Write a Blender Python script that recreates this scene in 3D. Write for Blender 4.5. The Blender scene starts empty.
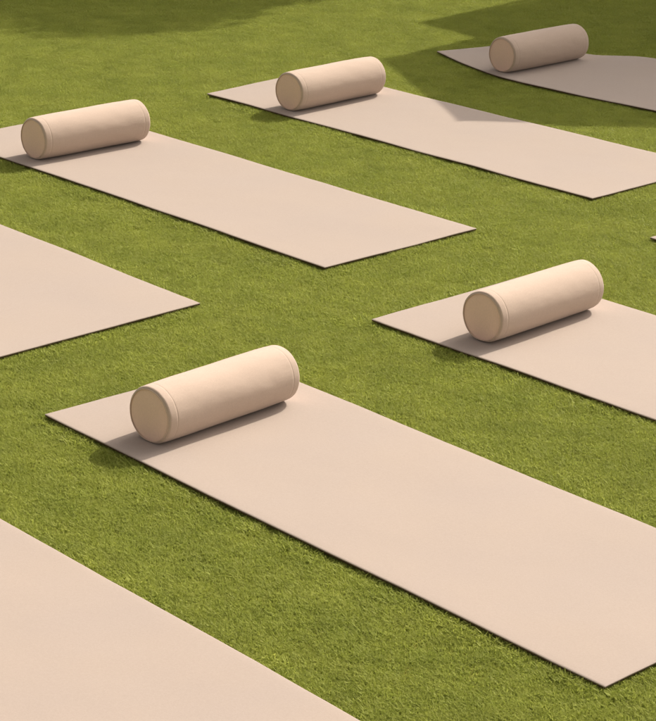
import bpy, bmesh, math, random
import numpy as np
from mathutils import Vector, Matrix, noise

S = bpy.context.scene
C = S.collection
rng = np.random.default_rng(7)
random.seed(7)

# ------------------------------------------------------------------ camera
CAM_H, PITCH, ROLL, FPX = 2.1588, 0.3435, 0.0439, 2459.63
cd = bpy.data.cameras.new('camera')
cam = bpy.data.objects.new('camera', cd)
C.objects.link(cam)
fw = Vector((0, math.cos(PITCH), -math.sin(PITCH)))
r0 = Vector((1, 0, 0)); u0 = r0.cross(fw)
rr = r0 * math.cos(ROLL) + u0 * math.sin(ROLL)
uu = -r0 * math.sin(ROLL) + u0 * math.cos(ROLL)
cam.matrix_world = Matrix(((rr.x, uu.x, -fw.x, 0), (rr.y, uu.y, -fw.y, 0), (rr.z, uu.z, -fw.z, CAM_H), (0, 0, 0, 1)))
cd.sensor_fit = 'HORIZONTAL'; cd.sensor_width = 36; cd.lens = FPX / 656 * 36
cd.clip_start = 0.05; cd.clip_end = 2000
S.camera = cam

# ------------------------------------------------------------------ light
SUN_AZ, SUN_EL = 50.5, 40.0        # azimuth of the sun, degrees from +x towards +y; elevation
w = bpy.data.worlds.new('World'); S.world = w; w.use_nodes = True
nt = w.node_tree
bg = nt.nodes['Background']
sky = nt.nodes.new('ShaderNodeTexSky'); sky.sky_type = 'NISHITA'; sky.sun_disc = False
sky.sun_elevation = math.radians(SUN_EL); sky.sun_rotation = math.radians(90 - SUN_AZ)
sky.dust_density = 6.0; sky.air_density = 0.8; sky.ozone_density = 0.3
hsv = nt.nodes.new('ShaderNodeHueSaturation'); hsv.inputs['Saturation'].default_value = 0.12      # hazy, nearly white summer sky
nt.links.new(sky.outputs[0], hsv.inputs['Color'])
wm = nt.nodes.new('ShaderNodeMix'); wm.data_type = 'RGBA'; wm.blend_type = 'MULTIPLY'; wm.inputs[0].default_value = 1
wm.inputs[7].default_value = (1.0, .90, .81, 1)          # warm white balance of the summer haze
nt.links.new(hsv.outputs[0], wm.inputs[6]); nt.links.new(wm.outputs[2], bg.inputs[0]); bg.inputs[1].default_value = 0.132
sd = bpy.data.lights.new('sun', 'SUN'); sd.energy = 3.3; sd.angle = math.radians(0.4); sd.color = (1.0, 0.89, 0.75)
sun = bpy.data.objects.new('sun', sd); C.objects.link(sun)
sv = Vector((math.cos(math.radians(SUN_AZ)) * math.cos(math.radians(SUN_EL)),
             math.sin(math.radians(SUN_AZ)) * math.cos(math.radians(SUN_EL)), math.sin(math.radians(SUN_EL))))
sun.rotation_euler = sv.to_track_quat('Z', 'Y').to_euler(); sun.location = sv * 30
S.view_settings.view_transform = 'Standard'; S.view_settings.look = 'None'
S.view_settings.exposure = 0.5; S.view_settings.gamma = 1.0; S.view_settings.use_curve_mapping = False
S.render.engine = 'CYCLES'

# ------------------------------------------------------------------ helpers
def tag(o, label=None, cat=None, group=None, kind=None):
    if label: o['label'] = label
    if cat: o['category'] = cat
    if group: o['group'] = group
    if kind: o['kind'] = kind
    return o

def mesh_obj(name, verts, faces, mat, parent=None, smooth=False):
    me = bpy.data.meshes.new(name)
    me.from_pydata([tuple(v) for v in verts], [], [tuple(f) for f in faces])
    me.materials.append(mat)
    if smooth: me.polygons.foreach_set('use_smooth', [True] * len(me.polygons))
    me.update()
    o = bpy.data.objects.new(name, me); C.objects.link(o)
    if parent: o.parent = parent
    return o

def empty(name, loc, rz=0.0):
    o = bpy.data.objects.new(name, None); C.objects.link(o)
    o.location = loc; o.rotation_euler = (0, 0, rz); o.empty_display_size = .1
    return o

def new_mat(name, rough=0.8):
    m = bpy.data.materials.new(name); m.use_nodes = True
    b = m.node_tree.nodes['Principled BSDF']; b.inputs['Roughness'].default_value = rough
    b.inputs['Specular IOR Level'].default_value = 0.25
    return m, m.node_tree, b

def mix_col(nt, fac, a, b, mode='MIX'):
    n = nt.nodes.new('ShaderNodeMix'); n.data_type = 'RGBA'; n.blend_type = mode
    for sock, v in ((n.inputs[0], fac), (n.inputs[6], a), (n.inputs[7], b)):
        if hasattr(v, 'links'): nt.links.new(v, sock)
        else: sock.default_value = v
    return n.outputs[2]

def noise_tex(nt, vec, scale, detail=4, rough=.55, lo=None, hi=None):
    n = nt.nodes.new('ShaderNodeTexNoise'); n.inputs['Scale'].default_value = scale
    n.inputs['Detail'].default_value = detail; n.inputs['Roughness'].default_value = rough
    nt.links.new(vec, n.inputs['Vector'])
    if lo is None: return n.outputs[0]
    r = nt.nodes.new('ShaderNodeMapRange'); r.inputs[1].default_value = lo; r.inputs[2].default_value = hi
    nt.links.new(n.outputs[0], r.inputs[0]); return r.outputs[0]

def fabric(name, col, col2, weave=900.0, bump=.25, fold=.0, sheen=.15, rough=.9):
    """woven cloth: fine thread bump, faint mottling and (for cushions) soft creases"""
    m, nt, b = new_mat(name, rough)
    tc = nt.nodes.new('ShaderNodeTexCoord').outputs['Object']
    f = noise_tex(nt, tc, 3.2, 3, .5, .3, .7)
    c = mix_col(nt, f, (*col, 1), (*col2, 1))
    f2 = noise_tex(nt, tc, 260, 2, .6, .3, .7)
    c = mix_col(nt, f2, c, mix_col(nt, 1.0, c, (.93, .925, .92, 1), 'MULTIPLY'))
    nt.links.new(c, b.inputs['Base Color'])
    b.inputs['Sheen Weight'].default_value = sheen; b.inputs['Sheen Roughness'].default_value = .5
    h = noise_tex(nt, tc, weave, 2, .6)
    bp = nt.nodes.new('ShaderNodeBump'); bp.inputs['Strength'].default_value = bump; bp.inputs['Distance'].default_value = .0008
    nt.links.new(h, bp.inputs['Height'])
    if fold:
        mp = nt.nodes.new('ShaderNodeMapping'); nt.links.new(tc, mp.inputs[0]); mp.inputs['Scale'].default_value = (7, 16, 16)
        h2 = noise_tex(nt, mp.outputs[0], 1.0, 3, .5)
        b2 = nt.nodes.new('ShaderNodeBump'); b2.inputs['Strength'].default_value = fold; b2.inputs['Distance'].default_value = .012
        nt.links.new(h2, b2.inputs['Height']); nt.links.new(b2.outputs[0], bp.inputs['Normal'])
    nt.links.new(bp.outputs[0], b.inputs['Normal'])
    return m

M_MAT = fabric('mat_cloth', (.357, .300, .266), (.368, .306, .264), 700, .3)
M_BASE, _, b_ = new_mat('mat_edge_shade', .85); b_.inputs['Base Color'].default_value = (.085, .048, .025, 1)  # dark brown stands for the mats' shaded edge and contact shadow
M_BOL = fabric('bolster_cloth', (.525, .42, .35), (.54, .43, .355), 800, .35, fold=.22, sheen=.2)
M_CAP = fabric('bolster_end_bounce_lit', (.85, .62, .52), (.86, .63, .53), 800, .35, fold=.3, sheen=.2)  # lighter than the cover: bounce light on the ends put into the colour
M_PIPE = fabric('bolster_piping', (.60, .46, .37), (.61, .47, .375), 900, .3)

# ------------------------------------------------------------------ ground
m, nt, b = new_mat('soil_and_thatch', .95)
tc = nt.nodes.new('ShaderNodeNewGeometry').outputs['Position']
c = mix_col(nt, noise_tex(nt, tc, 60, 5, .6, .35, .65), (.24, .24, .04, 1), (.36, .33, .07, 1))
c = mix_col(nt, noise_tex(nt, tc, 1.3, 4, .6, .35, .65), c, mix_col(nt, 1.0, c, (.8, .85, .75, 1), 'MULTIPLY'))
nt.links.new(c, b.inputs['Base Color'])
bp = nt.nodes.new('ShaderNodeBump'); bp.inputs['Strength'].default_value = .8; bp.inputs['Distance'].default_value = .01
nt.links.new(noise_tex(nt, tc, 300, 3), bp.inputs['Height']); nt.links.new(bp.outputs[0], b.inputs['Normal'])
R = 600
g = mesh_obj('ground', [(-R, -R, 0), (R, -R, 0), (R, R, 0), (-R, R, 0)], [(0, 1, 2, 3)], m)
tag(g, 'green lawn ground the mats are laid out on', 'ground', kind='structure')

# ------------------------------------------------------------------ mats
Z_BOT, Z_BASE, Z_TOP = .0105, .0138, .0170

def curve(pts, n):
    """even samples of a Catmull-Rom curve through the points"""
    P = [np.array(p, float) for p in pts]
    if len(P) == 2: return [P[0] + (P[1] - P[0]) * i / n for i in range(n + 1)]
    Q = [2 * P[0] - P[1]] + P + [2 * P[-1] - P[-2]]
    out = []
    for i in range(1, len(Q) - 2):
        for k in range(40):
            t = k / 40
            out.append(.5 * ((2 * Q[i]) + (-Q[i-1] + Q[i+1]) * t + (2*Q[i-1] - 5*Q[i] + 4*Q[i+1] - Q[i+2]) * t*t + (-Q[i-1] + 3*Q[i] - 3*Q[i+1] + Q[i+2]) * t**3))
    out.append(P[-1]); out = np.array(out)
    d = np.r_[0, np.cumsum(np.linalg.norm(np.diff(out, axis=0), axis=1))]
    s = np.linspace(0, d[-1], n + 1)
    return [np.array([np.interp(v, d, out[:, k]) for k in range(2)]) for v in s]

def bevel_params(n, L, e=.0016):
    """grid parameters with extra rows close to the border so that the edge can be rounded"""
    a = [0, e / L, 3 * e / L] + list(np.linspace(0, 1, n + 1)[1:-1]) + [1 - 3 * e / L, 1 - e / L, 1]
    return a

def build_mat(name, front, back, label, seed, hump=None, group='beige yoga mats laid out on the lawn'):
    org = np.array(front[0], float)
    root = empty(name, (org[0], org[1], 0))
    tag(root, label, 'yoga mat', group)
    F = np.array(curve(front, 80)); B = np.array(curve(back, 80))
    L = np.linalg.norm(F[-1] - F[0]); W = np.linalg.norm(B[0] - F[0])
    us = bevel_params(64, L); vs = bevel_params(24, W)
    tt = np.linspace(0, 1, 81)
    def pt(u, v):
        f = np.array([np.interp(u, tt, F[:, k]) for k in (0, 1)]); bb = np.array([np.interp(u, tt, B[:, k]) for k in (0, 1)])
        p = f * (1 - v) + bb * v
        # cloth edges are never ruler straight
        wv = .0035 * noise.noise(Vector((p[0] * 2.2, p[1] * 2.2, seed * 3.1)))
        d = (bb - f) / W
        p = p + d * wv * (1 if v < .5 else -1)
        z = .0022 * noise.noise(Vector((p[0] * 3.5, p[1] * 3.5, seed))) + .0006 * noise.noise(Vector((p[0] * 14, p[1] * 14, seed)))
        if hump: z += hump(u, v)
        return p - org, z
    def slab(nm, z0, z1, grow, mat, rnd):
        nu, nv = len(us), len(vs); vt, vb = [], []
        cen = (F.mean(0) + B.mean(0)) / 2 - org
        for i, u in enumerate(us):
            for j, v in enumerate(vs):
                p, z = pt(u, v)
                q = cen + (p - cen) * (1 + grow)
                edge = min(i, nu - 1 - i, j, nv - 1 - j)
                dz = -rnd if edge == 0 else (-rnd * .25 if edge == 1 else 0)
                vt.append((q[0], q[1], z1 + z + dz)); vb.append((q[0], q[1], z0 + z))
        n = nu * nv; V = vt + vb; Fc = []
        ix = lambda i, j: i * nv + j
        for i in range(nu - 1):
            for j in range(nv - 1):
                a, b_, c_, d_ = ix(i, j), ix(i + 1, j), ix(i + 1, j + 1), ix(i, j + 1)
                Fc.append((a, b_, c_, d_)); Fc.append((n + d_, n + c_, n + b_, n + a))
        for i in range(nu - 1):
            a, b_ = ix(i, 0), ix(i + 1, 0); Fc.append((b_, a, n + a, n + b_))
            a, b_ = ix(i, nv - 1), ix(i + 1, nv - 1); Fc.append((a, b_, n + b_, n + a))
        for j in range(nv - 1):
            a, b_ = ix(0, j), ix(0, j + 1); Fc.append((a, b_, n + b_, n + a))
            a, b_ = ix(nu - 1, j), ix(nu - 1, j + 1); Fc.append((b_, a, n + a, n + b_))
        o = mesh_obj(nm, V, Fc, mat, root, True)
        o.data.set_sharp_from_angle(angle=math.radians(55))
        return o
    slab('edge_shade_layer', Z_BOT, Z_BASE - .0002, -.0012, M_BASE, 0)  # thin dark slab added so the edge reads as shaded
    slab('top_layer', Z_BASE, Z_TOP, 0, M_MAT, .0012)
    return root

def quad_mat(A, B, Cc, D, label, seed, bowf=0.0, bowb=0.0):
    """A head corner nearest the camera's left, B the other head corner, C and D the foot corners"""
    A, B, Cc, D = map(lambda p: np.array(p, float), (A, B, Cc, D))
    n = np.array([-(Cc - A)[1], (Cc - A)[0]]); n /= np.linalg.norm(n)
    fr = [A, (A * .68 + Cc * .32) + n * bowf, (A * .34 + Cc * .66) + n * bowf * .5, Cc]
    bk = [B, (B + D) / 2 + n * bowb, D]
    return build_mat('yoga_mat', fr, bk, label, seed), (A, B, Cc, D)

QUADS = []
def qm(*a, **k):
    r, q = quad_mat(*a, **k); QUADS.append(q); return r
qm((-.6746, 5.5174), (-.2088, 5.9683), (.5545, 4.2153), (1.0226, 4.6915),
   'large beige mat in the foreground with the largest bolster across its head', 1, bowf=-.003)
qm((.1147, 6.3382), (.5661, 6.8029), (1.4045, 5.0954), (1.8536, 5.561),
   'beige mat at the right edge of the middle row, under the second largest bolster', 2)
qm((-1.3202, 8.0426), (-.8958, 8.4897), (-.0203, 6.7889), (.4389, 7.2518),
   'beige mat under the bolster furthest to the left at the upper left edge', 3, bowf=.004)
qm((-.4871, 8.8481), (-.1006, 9.299), (.8275, 7.6492), (1.2753, 8.1183),
   'beige mat crossed by a pointed triangle of shadow beside its bolster', 4)
qm((-2.0616, 7.2351), (-1.5931, 7.6926), (-.862, 5.8837), (-.359, 6.4133),
   'beige mat without a visible bolster, only its foot corner reaching in from the left edge', 5)
_d = np.array((.677, -.736)); _n = np.array((.736, .677))
B6 = np.array((-1.0, 5.2207)); D6 = B6 + _d * 1.79
qm(tuple(B6 - _n * .65), tuple(B6), tuple(D6 - _n * .65), tuple(D6),
   'beige mat filling the bottom left corner, nearest of all, with no bolster in view', 6)
A7 = np.array((.969, 7.235)); e1 = np.array((.719, -.695)); e2 = np.array((.695, .719))
qm(tuple(A7), tuple(A7 + e2 * .65), tuple(A7 + e1 * 1.79), tuple(A7 + e1 * 1.79 + e2 * .65),
   'beige mat showing only a tiny corner tip at the right edge of the picture', 7)
F3 = [(.383, 9.736), (.488, 9.531), (.627, 9.325), (.834, 9.14), (1.17, 8.887), (1.72, 8.40)]
K3 = [(.80, 9.99), (.92, 9.86), (1.02, 9.79), (1.13, 9.775), (1.265, 9.72), (1.6, 9.46), (2.15, 8.90)]
build_mat('yoga_mat', F3, K3, 'rumpled beige mat wholly in shade at the top right, with a curved near edge', 8,
          hump=lambda u, v: .012 * math.exp(-((u - .32) / .1) ** 2) * v ** 2)

# ------------------------------------------------------------------ bolsters
BR, BL = .0716, .447
def ring_mesh(rings, cap0=None, cap1=None, closed_loop=False):
    """rings: list of (x, radius); returns verts, faces of a surface of revolution round x"""
    N = 72; V = []; Fc = []
    for x, r in rings:
        for k in range(N):
            a = 2 * math.pi * k / N; V.append([x, r * math.cos(a), r * math.sin(a)])
    M = len(rings)
    for i in range(M if closed_loop else M - 1):
        j = (i + 1) % M
        for k in range(N):
            l = (k + 1) % N; Fc.append((i * N + k, i * N + l, j * N + l, j * N + k))
    return V, Fc

def build_bolster(x, y, yaw, label, seed):
    root = empty('bolster', (x, y, Z_TOP - .0005), yaw)
    tag(root, label, 'bolster', 'beige bolsters lying across the heads of the mats')
    r, h = BR, BL / 2
    def deform(V):
        out = []
        for X, Y, Z in V:
            rad = math.hypot(Y, Z); ang = math.atan2(Z, Y)
            # padding: softly uneven, fuller towards the middle
            k = 1 + .018 * noise.noise(Vector((X * 6 + seed * 5, math.cos(ang) * 1.1, math.sin(ang) * 1.1))) \
                  + .006 * noise.noise(Vector((X * 22 + seed, math.cos(ang) * 3.2, math.sin(ang) * 3.2))) - .03 * abs(X / h) ** 6 \
                  + .006 * noise.noise(Vector((math.cos(ang) * 5, math.sin(ang) * 5, seed * 2 + X * 9))) * math.exp(-((h - abs(X)) / .05) ** 2)
            Y, Z = Y * k, Z * k
            zb = -r + .0035
            if Z < zb + .010:                       # weight flattens the underside
                t = (zb + .010 - Z) / .0135; Z = zb + .010 * (1 - min(1, t)) ** 1.4
            Y *= 1 + .012 * max(0, -Z / r)
            out.append((X, Y, Z - zb))
        return out
    prof = []
    er = .0065                                       # rounded shoulder
    for i in range(9):
        a = math.pi / 2 * i / 8; prof.append((-h + er - er * math.cos(a), r - er + er * math.sin(a)))
    seam = [(-h + .0215, r), (-h + .0240, r), (-h + .0250, r - .0005), (-h + .0260, r), (-h + .0285, r + .0001)]
    left = prof + seam
    mid = [(-h + .035 + (2 * h - .07) * i / 46, r) for i in range(47)]
    right = [(-X, R_) for X, R_ in reversed(left)]
    V, Fc = ring_mesh(left + mid + right)
    mesh_obj('cover', deform(V), Fc, M_BOL, root, True)
    for s in (-1, 1):
        rc = r - er - .0005
        rings = [(s * (h - .0015 - .0), rc + .001)] + [(s * (h - .001 + .004 * (1 - (q / 9) ** 2.2)), rc * q / 9) for q in range(9, 0, -1)] + [(s * (h + .003), .0006)]
        V, Fc = ring_mesh(rings)
        V.append([s * (h + .003), 0, 0]); Fc += [(10 * 72 + k, 10 * 72 + (k + 1) % 72, len(V) - 1) for k in range(72)]
        mesh_obj('end_panel', deform(V), Fc, M_CAP, root, True)
        tor = [(s * (h + .0004) + .0013 * math.cos(t), rc + .0008 + .0013 * math.sin(t)) for t in np.linspace(0, 2 * math.pi, 9)[:-1]]
        V, Fc = ring_mesh(tor, closed_loop=True)
        mesh_obj('piping', deform(V), Fc, M_PIPE, root, True)
    return root

for i, (x, y, a, lab) in enumerate([
    (-.2646, 5.5317, 48.8, 'largest and nearest beige bolster, on the foreground mat'),
    (.5534, 6.3588, 47.7, 'beige bolster on the right-hand mat of the middle row, second largest'),
    (-.8408, 7.9872, 45.0, 'beige bolster furthest to the left, on the mat at the upper left edge'),
    (-.0322, 8.806, 47.3, 'beige bolster at the top centre, on the mat with the shadow triangle'),
    (.779, 9.5634, 45.4, 'dull beige bolster lying in the shade on the rumpled mat at the top right')]):
    build_bolster(x, y, math.radians(a), lab, i + 1)

# ------------------------------------------------------------------ grass
def tuft_mesh(seed, nb=220, rad=.026, hmin=.005, hmax=.0108):
    g = np.random.default_rng(seed); V = []; Fc = []
    for _ in range(nb):
        a = g.uniform(0, 2 * math.pi); d = rad * math.sqrt(g.uniform()); cx, cy = d * math.cos(a), d * math.sin(a)
        h = g.uniform(hmin, hmax); az = g.uniform(0, 2 * math.pi); lean = g.uniform(.2, 1.3) * h
        wd = g.uniform(.0005, .0011); px, py = -math.sin(az), math.cos(az)
        tw = g.uniform(-.9, .9); px, py = px * math.cos(tw) - py * math.sin(tw), px * math.sin(tw) + py * math.cos(tw)
        n = len(V)
        for t, ww in ((0, 1.0), (.5, .9), (1.0, 0)):
            ox = lean * t ** 1.8; X, Y, Z = cx + math.cos(az) * ox, cy + math.sin(az) * ox, h * t * (1 - .12 * t)
            if ww: V += [(X - px * wd * ww, Y - py * wd * ww, Z), (X + px * wd * ww, Y + py * wd * ww, Z)]
            else: V.append((X, Y, Z))
        Fc += [(n, n + 1, n + 3, n + 2), (n + 2, n + 3, n + 4)]
    return V, Fc

mg = bpy.data.materials.new('grass_blades'); mg.use_nodes = True
nt = mg.node_tree; b = nt.nodes['Principled BSDF']
b.inputs['Roughness'].default_value = .6; b.inputs['Specular IOR Level'].default_value = .12
pos = nt.nodes.new('ShaderNodeNewGeometry').outputs['Position']
oi = nt.nodes.new('ShaderNodeObjectInfo').outputs['Random']
c = mix_col(nt, noise_tex(nt, pos, 140, 2, .5, .35, .65), (.355, .410, .078, 1), (.440, .480, .115, 1))
c = mix_col(nt, noise_tex(nt, pos, 5.5, 5, .65, .35, .68), c, mix_col(nt, 1.0, c, (.80, .84, .78, 1), 'MULTIPLY'))
c = mix_col(nt, noise_tex(nt, pos, 900, 1, .5, .62, .72), c, (.54, .54, .15, 1))
mr = nt.nodes.new('ShaderNodeMapRange'); nt.links.new(oi, mr.inputs[0]); mr.inputs[3].default_value = .90; mr.inputs[4].default_value = 1.10
hs = nt.nodes.new('ShaderNodeHueSaturation'); nt.links.new(c, hs.inputs['Color']); nt.links.new(mr.outputs[0], hs.inputs['Value'])
nt.links.new(hs.outputs[0], b.inputs['Base Color'])
tr = nt.nodes.new('ShaderNodeBsdfTranslucent'); nt.links.new(hs.outputs[0], tr.inputs[0])
mx = nt.nodes.new('ShaderNodeMixShader'); mx.inputs[0].default_value = .45
nt.links.new(b.outputs[0], mx.inputs[1]); nt.links.new(tr.outputs[0], mx.inputs[2])
nt.links.new(mx.outputs[0], nt.nodes['Material Output'].inputs['Surface'])

tufts = bpy.data.collections.new('grass_tufts')       # not linked to the scene: only the source of the lawn's blades
for s in range(9):
    V, Fc = tuft_mesh(100 + s)
    me = bpy.data.meshes.new('tuft'); me.from_pydata(V, [], Fc); me.materials.append(mg)
    tufts.objects.link(bpy.data.objects.new('tuft', me))

sp = .0255
X0, X1, Y0, Y1 = -3.4, 3.6, 2.6, 13.0
gx, gy = np.meshgrid(np.arange(X0, X1, sp), np.arange(Y0, Y1, sp))
P = np.stack([gx.ravel(), gy.ravel()], 1) + rng.uniform(-.5, .5, (gx.size, 2)) * sp
keep = np.ones(len(P), bool); near = np.zeros(len(P), bool)
edge = np.zeros(len(P), bool)
polys = [[q[0], q[2], q[3], q[1]] for q in QUADS]
def inset_dist(P, poly):
    """signed distance into a convex quad (positive inside)"""
    d = np.full(len(P), 9.)
    poly = [np.array(p) for p in poly]
    for a, b_ in zip(poly, poly[1:] + poly[:1]):
        e = b_ - a; n = np.array([-e[1], e[0]]) / np.linalg.norm(e)
        d = np.minimum(d, (P - a) @ n)
    return d
for poly in polys:
    d = inset_dist(P, poly); keep &= d < .03; near |= d > -.032; edge |= (d < .002) & (d > -.03)
F3c, K3c = curve(F3, 30), curve(K3, 30)
for i in range(30):
    q = [F3c[i], F3c[i + 1], K3c[i + 1], K3c[i]]
    d = inset_dist(P, q); near |= d > -.045
inner = (P[:, 0] > .75) & (P[:, 0] < 1.7)
P = P[keep]; near = near[keep]; edge = edge[keep]
sc = rng.uniform(.85, 1.35, len(P))
low = np.array([noise.noise(Vector((p[0] * 5, p[1] * 5, 2))) for p in P])
sc *= 1 + .18 * low
sc[near] = rng.uniform(.95, 1.42, near.sum())
sc[edge] = rng.uniform(.95, 1.8, edge.sum())      # a few blades reach over the mats' rims
me = bpy.data.meshes.new('grass')
me.from_pydata(np.c_[P, np.zeros(len(P))].tolist(), [], [])
at = me.attributes.new('blade_scale', 'FLOAT', 'POINT'); at.data.foreach_set('value', sc.astype(np.float32))
at = me.attributes.new('blade_turn', 'FLOAT', 'POINT'); at.data.foreach_set('value', rng.uniform(0, 6.283, len(P)).astype(np.float32))
go = bpy.data.objects.new('grass', me); C.objects.link(go); me.materials.append(mg)
tag(go, 'short cut yellowish green grass growing all round the mats', 'grass', kind='stuff')
ng = bpy.data.node_groups.new('grass_scatter', 'GeometryNodeTree')
ng.interface.new_socket('Geometry', in_out='INPUT', socket_type='NodeSocketGeometry')
ng.interface.new_socket('Geometry', in_out='OUTPUT', socket_type='NodeSocketGeometry')
gi = ng.nodes.new('NodeGroupInput'); goo = ng.nodes.new('NodeGroupOutput')
m2p = ng.nodes.new('GeometryNodeMeshToPoints')
iop = ng.nodes.new('GeometryNodeInstanceOnPoints')
ci = ng.nodes.new('GeometryNodeCollectionInfo'); ci.inputs[0].default_value = tufts
ci.inputs['Separate Children'].default_value = True; ci.inputs['Reset Children'].default_value = True
a1 = ng.nodes.new('GeometryNodeInputNamedAttribute'); a1.inputs['Name'].default_value = 'blade_scale'
a2 = ng.nodes.new('GeometryNodeInputNamedAttribute'); a2.inputs['Name'].default_value = 'blade_turn'
cx = ng.nodes.new('ShaderNodeCombineXYZ')
L = ng.links.new
L(gi.outputs[0], m2p.inputs['Mesh']); L(m2p.outputs[0], iop.inputs['Points']); L(ci.outputs[0], iop.inputs['Instance'])
iop.inputs['Pick Instance'].default_value = True
L(a2.outputs['Attribute'], cx.inputs[2]); L(cx.outputs[0], iop.inputs['Rotation'])
L(a1.outputs['Attribute'], iop.inputs['Scale']); L(iop.outputs[0], goo.inputs[0])
md = go.modifiers.new('scatter', 'NODES'); md.node_group = ng

# ------------------------------------------------------------------ what shades the far end of the lawn
K = 1 / math.tan(math.radians(SUN_EL))
def lift(x, y, h):
    """the point at height h whose shadow falls on (x, y)"""
    return Vector((x + h * K * math.cos(math.radians(SUN_AZ)), y + h * K * math.sin(math.radians(SUN_AZ)), h))

M_SAIL, nt, b = new_mat('sail_canvas', .8); b.inputs['Base Color'].default_value = (.55, .48, .38, 1)
M_POST, nt, b = new_mat('post_wood', .7)
tcn = nt.nodes.new('ShaderNodeTexCoord').outputs['Object']
nt.links.new(mix_col(nt, noise_tex(nt, tcn, 14, 5), (.16, .09, .045, 1), (.28, .17, .09, 1)), b.inputs['Base Color'])

def tube(p, q, r0_, r1_, n=10):
    p, q = Vector(p), Vector(q); z = (q - p).normalized(); x = z.orthogonal().normalized(); y = z.cross(x)
    V = []
    for c_, r_ in ((p, r0_), (q, r1_)):
        for k in range(n):
            a = 2 * math.pi * k / n; V.append(c_ + x * r_ * math.cos(a) + y * r_ * math.sin(a))
    Fc = [(k, (k + 1) % n, n + (k + 1) % n, n + k) for k in range(n)] + [tuple(range(n - 1, -1, -1)), tuple(range(n, 2 * n))]
    return V, Fc

def added_sail(shadow, heights, label):  # unseen canvas and posts, added and outlined to cast the lawn's angular shadows
    cs = [lift(x, y, h) for (x, y), h in zip(shadow, heights)]
    base = sum(cs, Vector()) / 4
    root = empty('added_sail', (base.x, base.y, 0)); off = Vector((base.x, base.y, 0))
    tag(root, label, 'added shade sail', 'unseen canvases added to cast the far lawn shadows')
    N = 16; V = []
    for lay in (0, -.004):
        for i in range(N + 1):
            for j in range(N + 1):
                u, v = i / N, j / N
                p = cs[0] * (1-u) * (1-v) + cs[1] * u * (1-v) + cs[2] * u * v + cs[3] * (1-u) * v
                cen = sum(cs, Vector()) / 4
                s = .008 * (4 * u * (1 - u) * (2 * v - 1) ** 2 + 4 * v * (1 - v) * (2 * u - 1) ** 2)   # hollow edges
                p = p + (cen - p) * s + Vector((0, 0, lay)); V.append(p - off)
    n = (N + 1) ** 2; ix = lambda i, j: i * (N + 1) + j; Fc = []
    for i in range(N):
        for j in range(N):
            q = (ix(i, j), ix(i + 1, j), ix(i + 1, j + 1), ix(i, j + 1))
            Fc.append(q); Fc.append(tuple(n + k for k in reversed(q)))
    rim = [ix(i, 0) for i in range(N)] + [ix(N, j) for j in range(N)] + [ix(i, N) for i in range(N, 0, -1)] + [ix(0, j) for j in range(N, 0, -1)]
    for a, b_ in zip(rim, rim[1:] + rim[:1]): Fc.append((b_, a, n + a, n + b_))
    mesh_obj('canvas', V, Fc, M_SAIL, root, True)
    for c_ in cs:
        V, Fc = tube(Vector((c_.x, c_.y, 0)) - off, Vector((c_.x, c_.y, c_.z - .004)) - off, .045, .012, 12)
        mesh_obj('post', V, Fc, M_POST, root, True)
    return root

added_sail([(.16, 9.56), (.412, 8.575), (2.6, 8.80), (1.5, 11.2)], (2.6, 2.6, 2.9, 2.7), 'unseen pale canvas on posts, added to cast a shadow, the nearer one')
added_sail([(.32, 10.30), (1.0, 9.55), (3.0, 11.2), (1.65, 11.82)], (2.9, 2.9, 3.1, 3.0), 'unseen pale canvas on posts, added to cast a shadow, the farther one')

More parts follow.
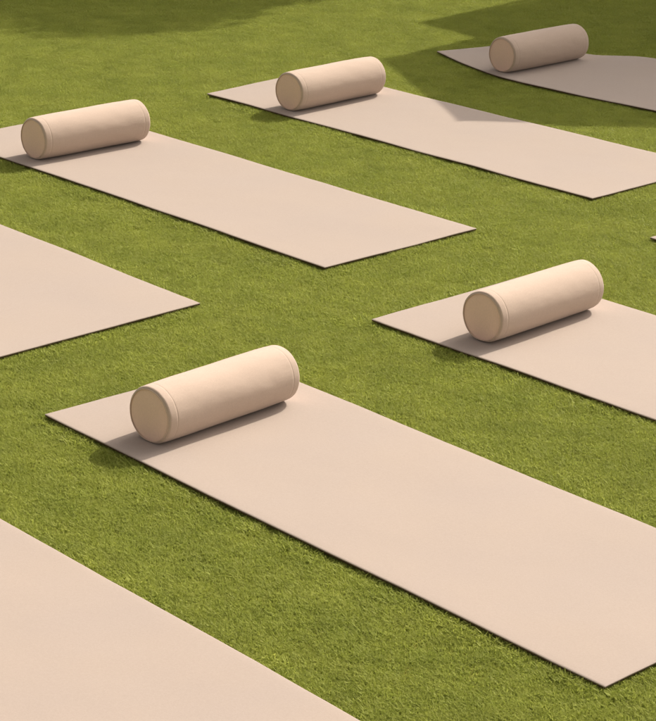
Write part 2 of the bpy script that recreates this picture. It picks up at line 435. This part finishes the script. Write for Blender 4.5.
# tree behind the lawn: its crown shades the top left of the grass
M_BARK, nt, b = new_mat('bark', .9)
tcn = nt.nodes.new('ShaderNodeTexCoord').outputs['Object']
nt.links.new(mix_col(nt, noise_tex(nt, tcn, 20, 5), (.07, .045, .03, 1), (.17, .12, .08, 1)), b.inputs['Base Color'])
M_LEAF, nt, b = new_mat('leaves', .5)
p_ = nt.nodes.new('ShaderNodeNewGeometry').outputs['Position']
nt.links.new(mix_col(nt, noise_tex(nt, p_, 9, 4, .6, .35, .65), (.035, .065, .015, 1), (.085, .12, .03, 1)), b.inputs['Base Color'])

def tree(shadow_xy, h, rad, label, seed):
    g = np.random.default_rng(seed); c0 = lift(*shadow_xy, h)
    root = empty('tree', (c0.x, c0.y, 0)); tag(root, label, 'tree', 'trees behind the lawn')
    V, Fc = [], []
    def add(p, q, a, b_):
        v, f = tube(p, q, a, b_, 8); n = len(V); V.extend(v); Fc.extend([tuple(k + n for k in ff) for ff in f])
    fork = Vector((.05, -.03, h * .4)); add((0, 0, 0), fork, .17, .12)
    blobs = []; limbs = []
    for k in range(9):
        a = k * .698 + g.uniform(-.2, .2); q = Vector((rad * .4 * math.cos(a), rad * .4 * math.sin(a), h * .78)); limbs.append(q); add(fork, q, .07, .045)
    for k in range(150):
        a = g.uniform(0, 2 * math.pi); d = rad * .86 * math.sqrt(g.uniform()); z = h + g.uniform(-1, 1) * .28 * rad * math.sqrt(max(0, 1 - (d / rad) ** 2))
        q = Vector((d * math.cos(a), d * math.sin(a), z)); blobs.append(q)
        add(min(limbs, key=lambda l: (l - q).length), q, .03, .01)
    mesh_obj('trunk', V, Fc, M_BARK, root, True)
    LV, LF = [], []
    for q in blobs:
        rb = rad * g.uniform(.13, .19)
        for _ in range(1100):
            d = g.normal(size=3); d /= np.linalg.norm(d); p = np.array(q) + d * rb * g.uniform(.35, 1) ** .6 * [1, 1, .8]
            n1 = g.normal(size=3); n1 /= np.linalg.norm(n1); n2 = np.cross(n1, g.normal(size=3)); n2 /= np.linalg.norm(n2)
            s = g.uniform(.03, .055); k = len(LV)
            LV += [p - n1 * s, p + n2 * s * .45, p + n1 * s, p - n2 * s * .45]; LF.append((k, k + 1, k + 2, k + 3))
    mesh_obj('crown', LV, LF, M_LEAF, root)

tree((-1.5, 12.85), 4.8, 3.0, 'large round broadleaf tree standing behind the lawn', 3)
tree((-3.2, 11.7), 4.4, 2.6, 'unseen smaller broadleaf tree left of the large one, added to fill out the shade', 8)  # second crown added to fill the shade at the left
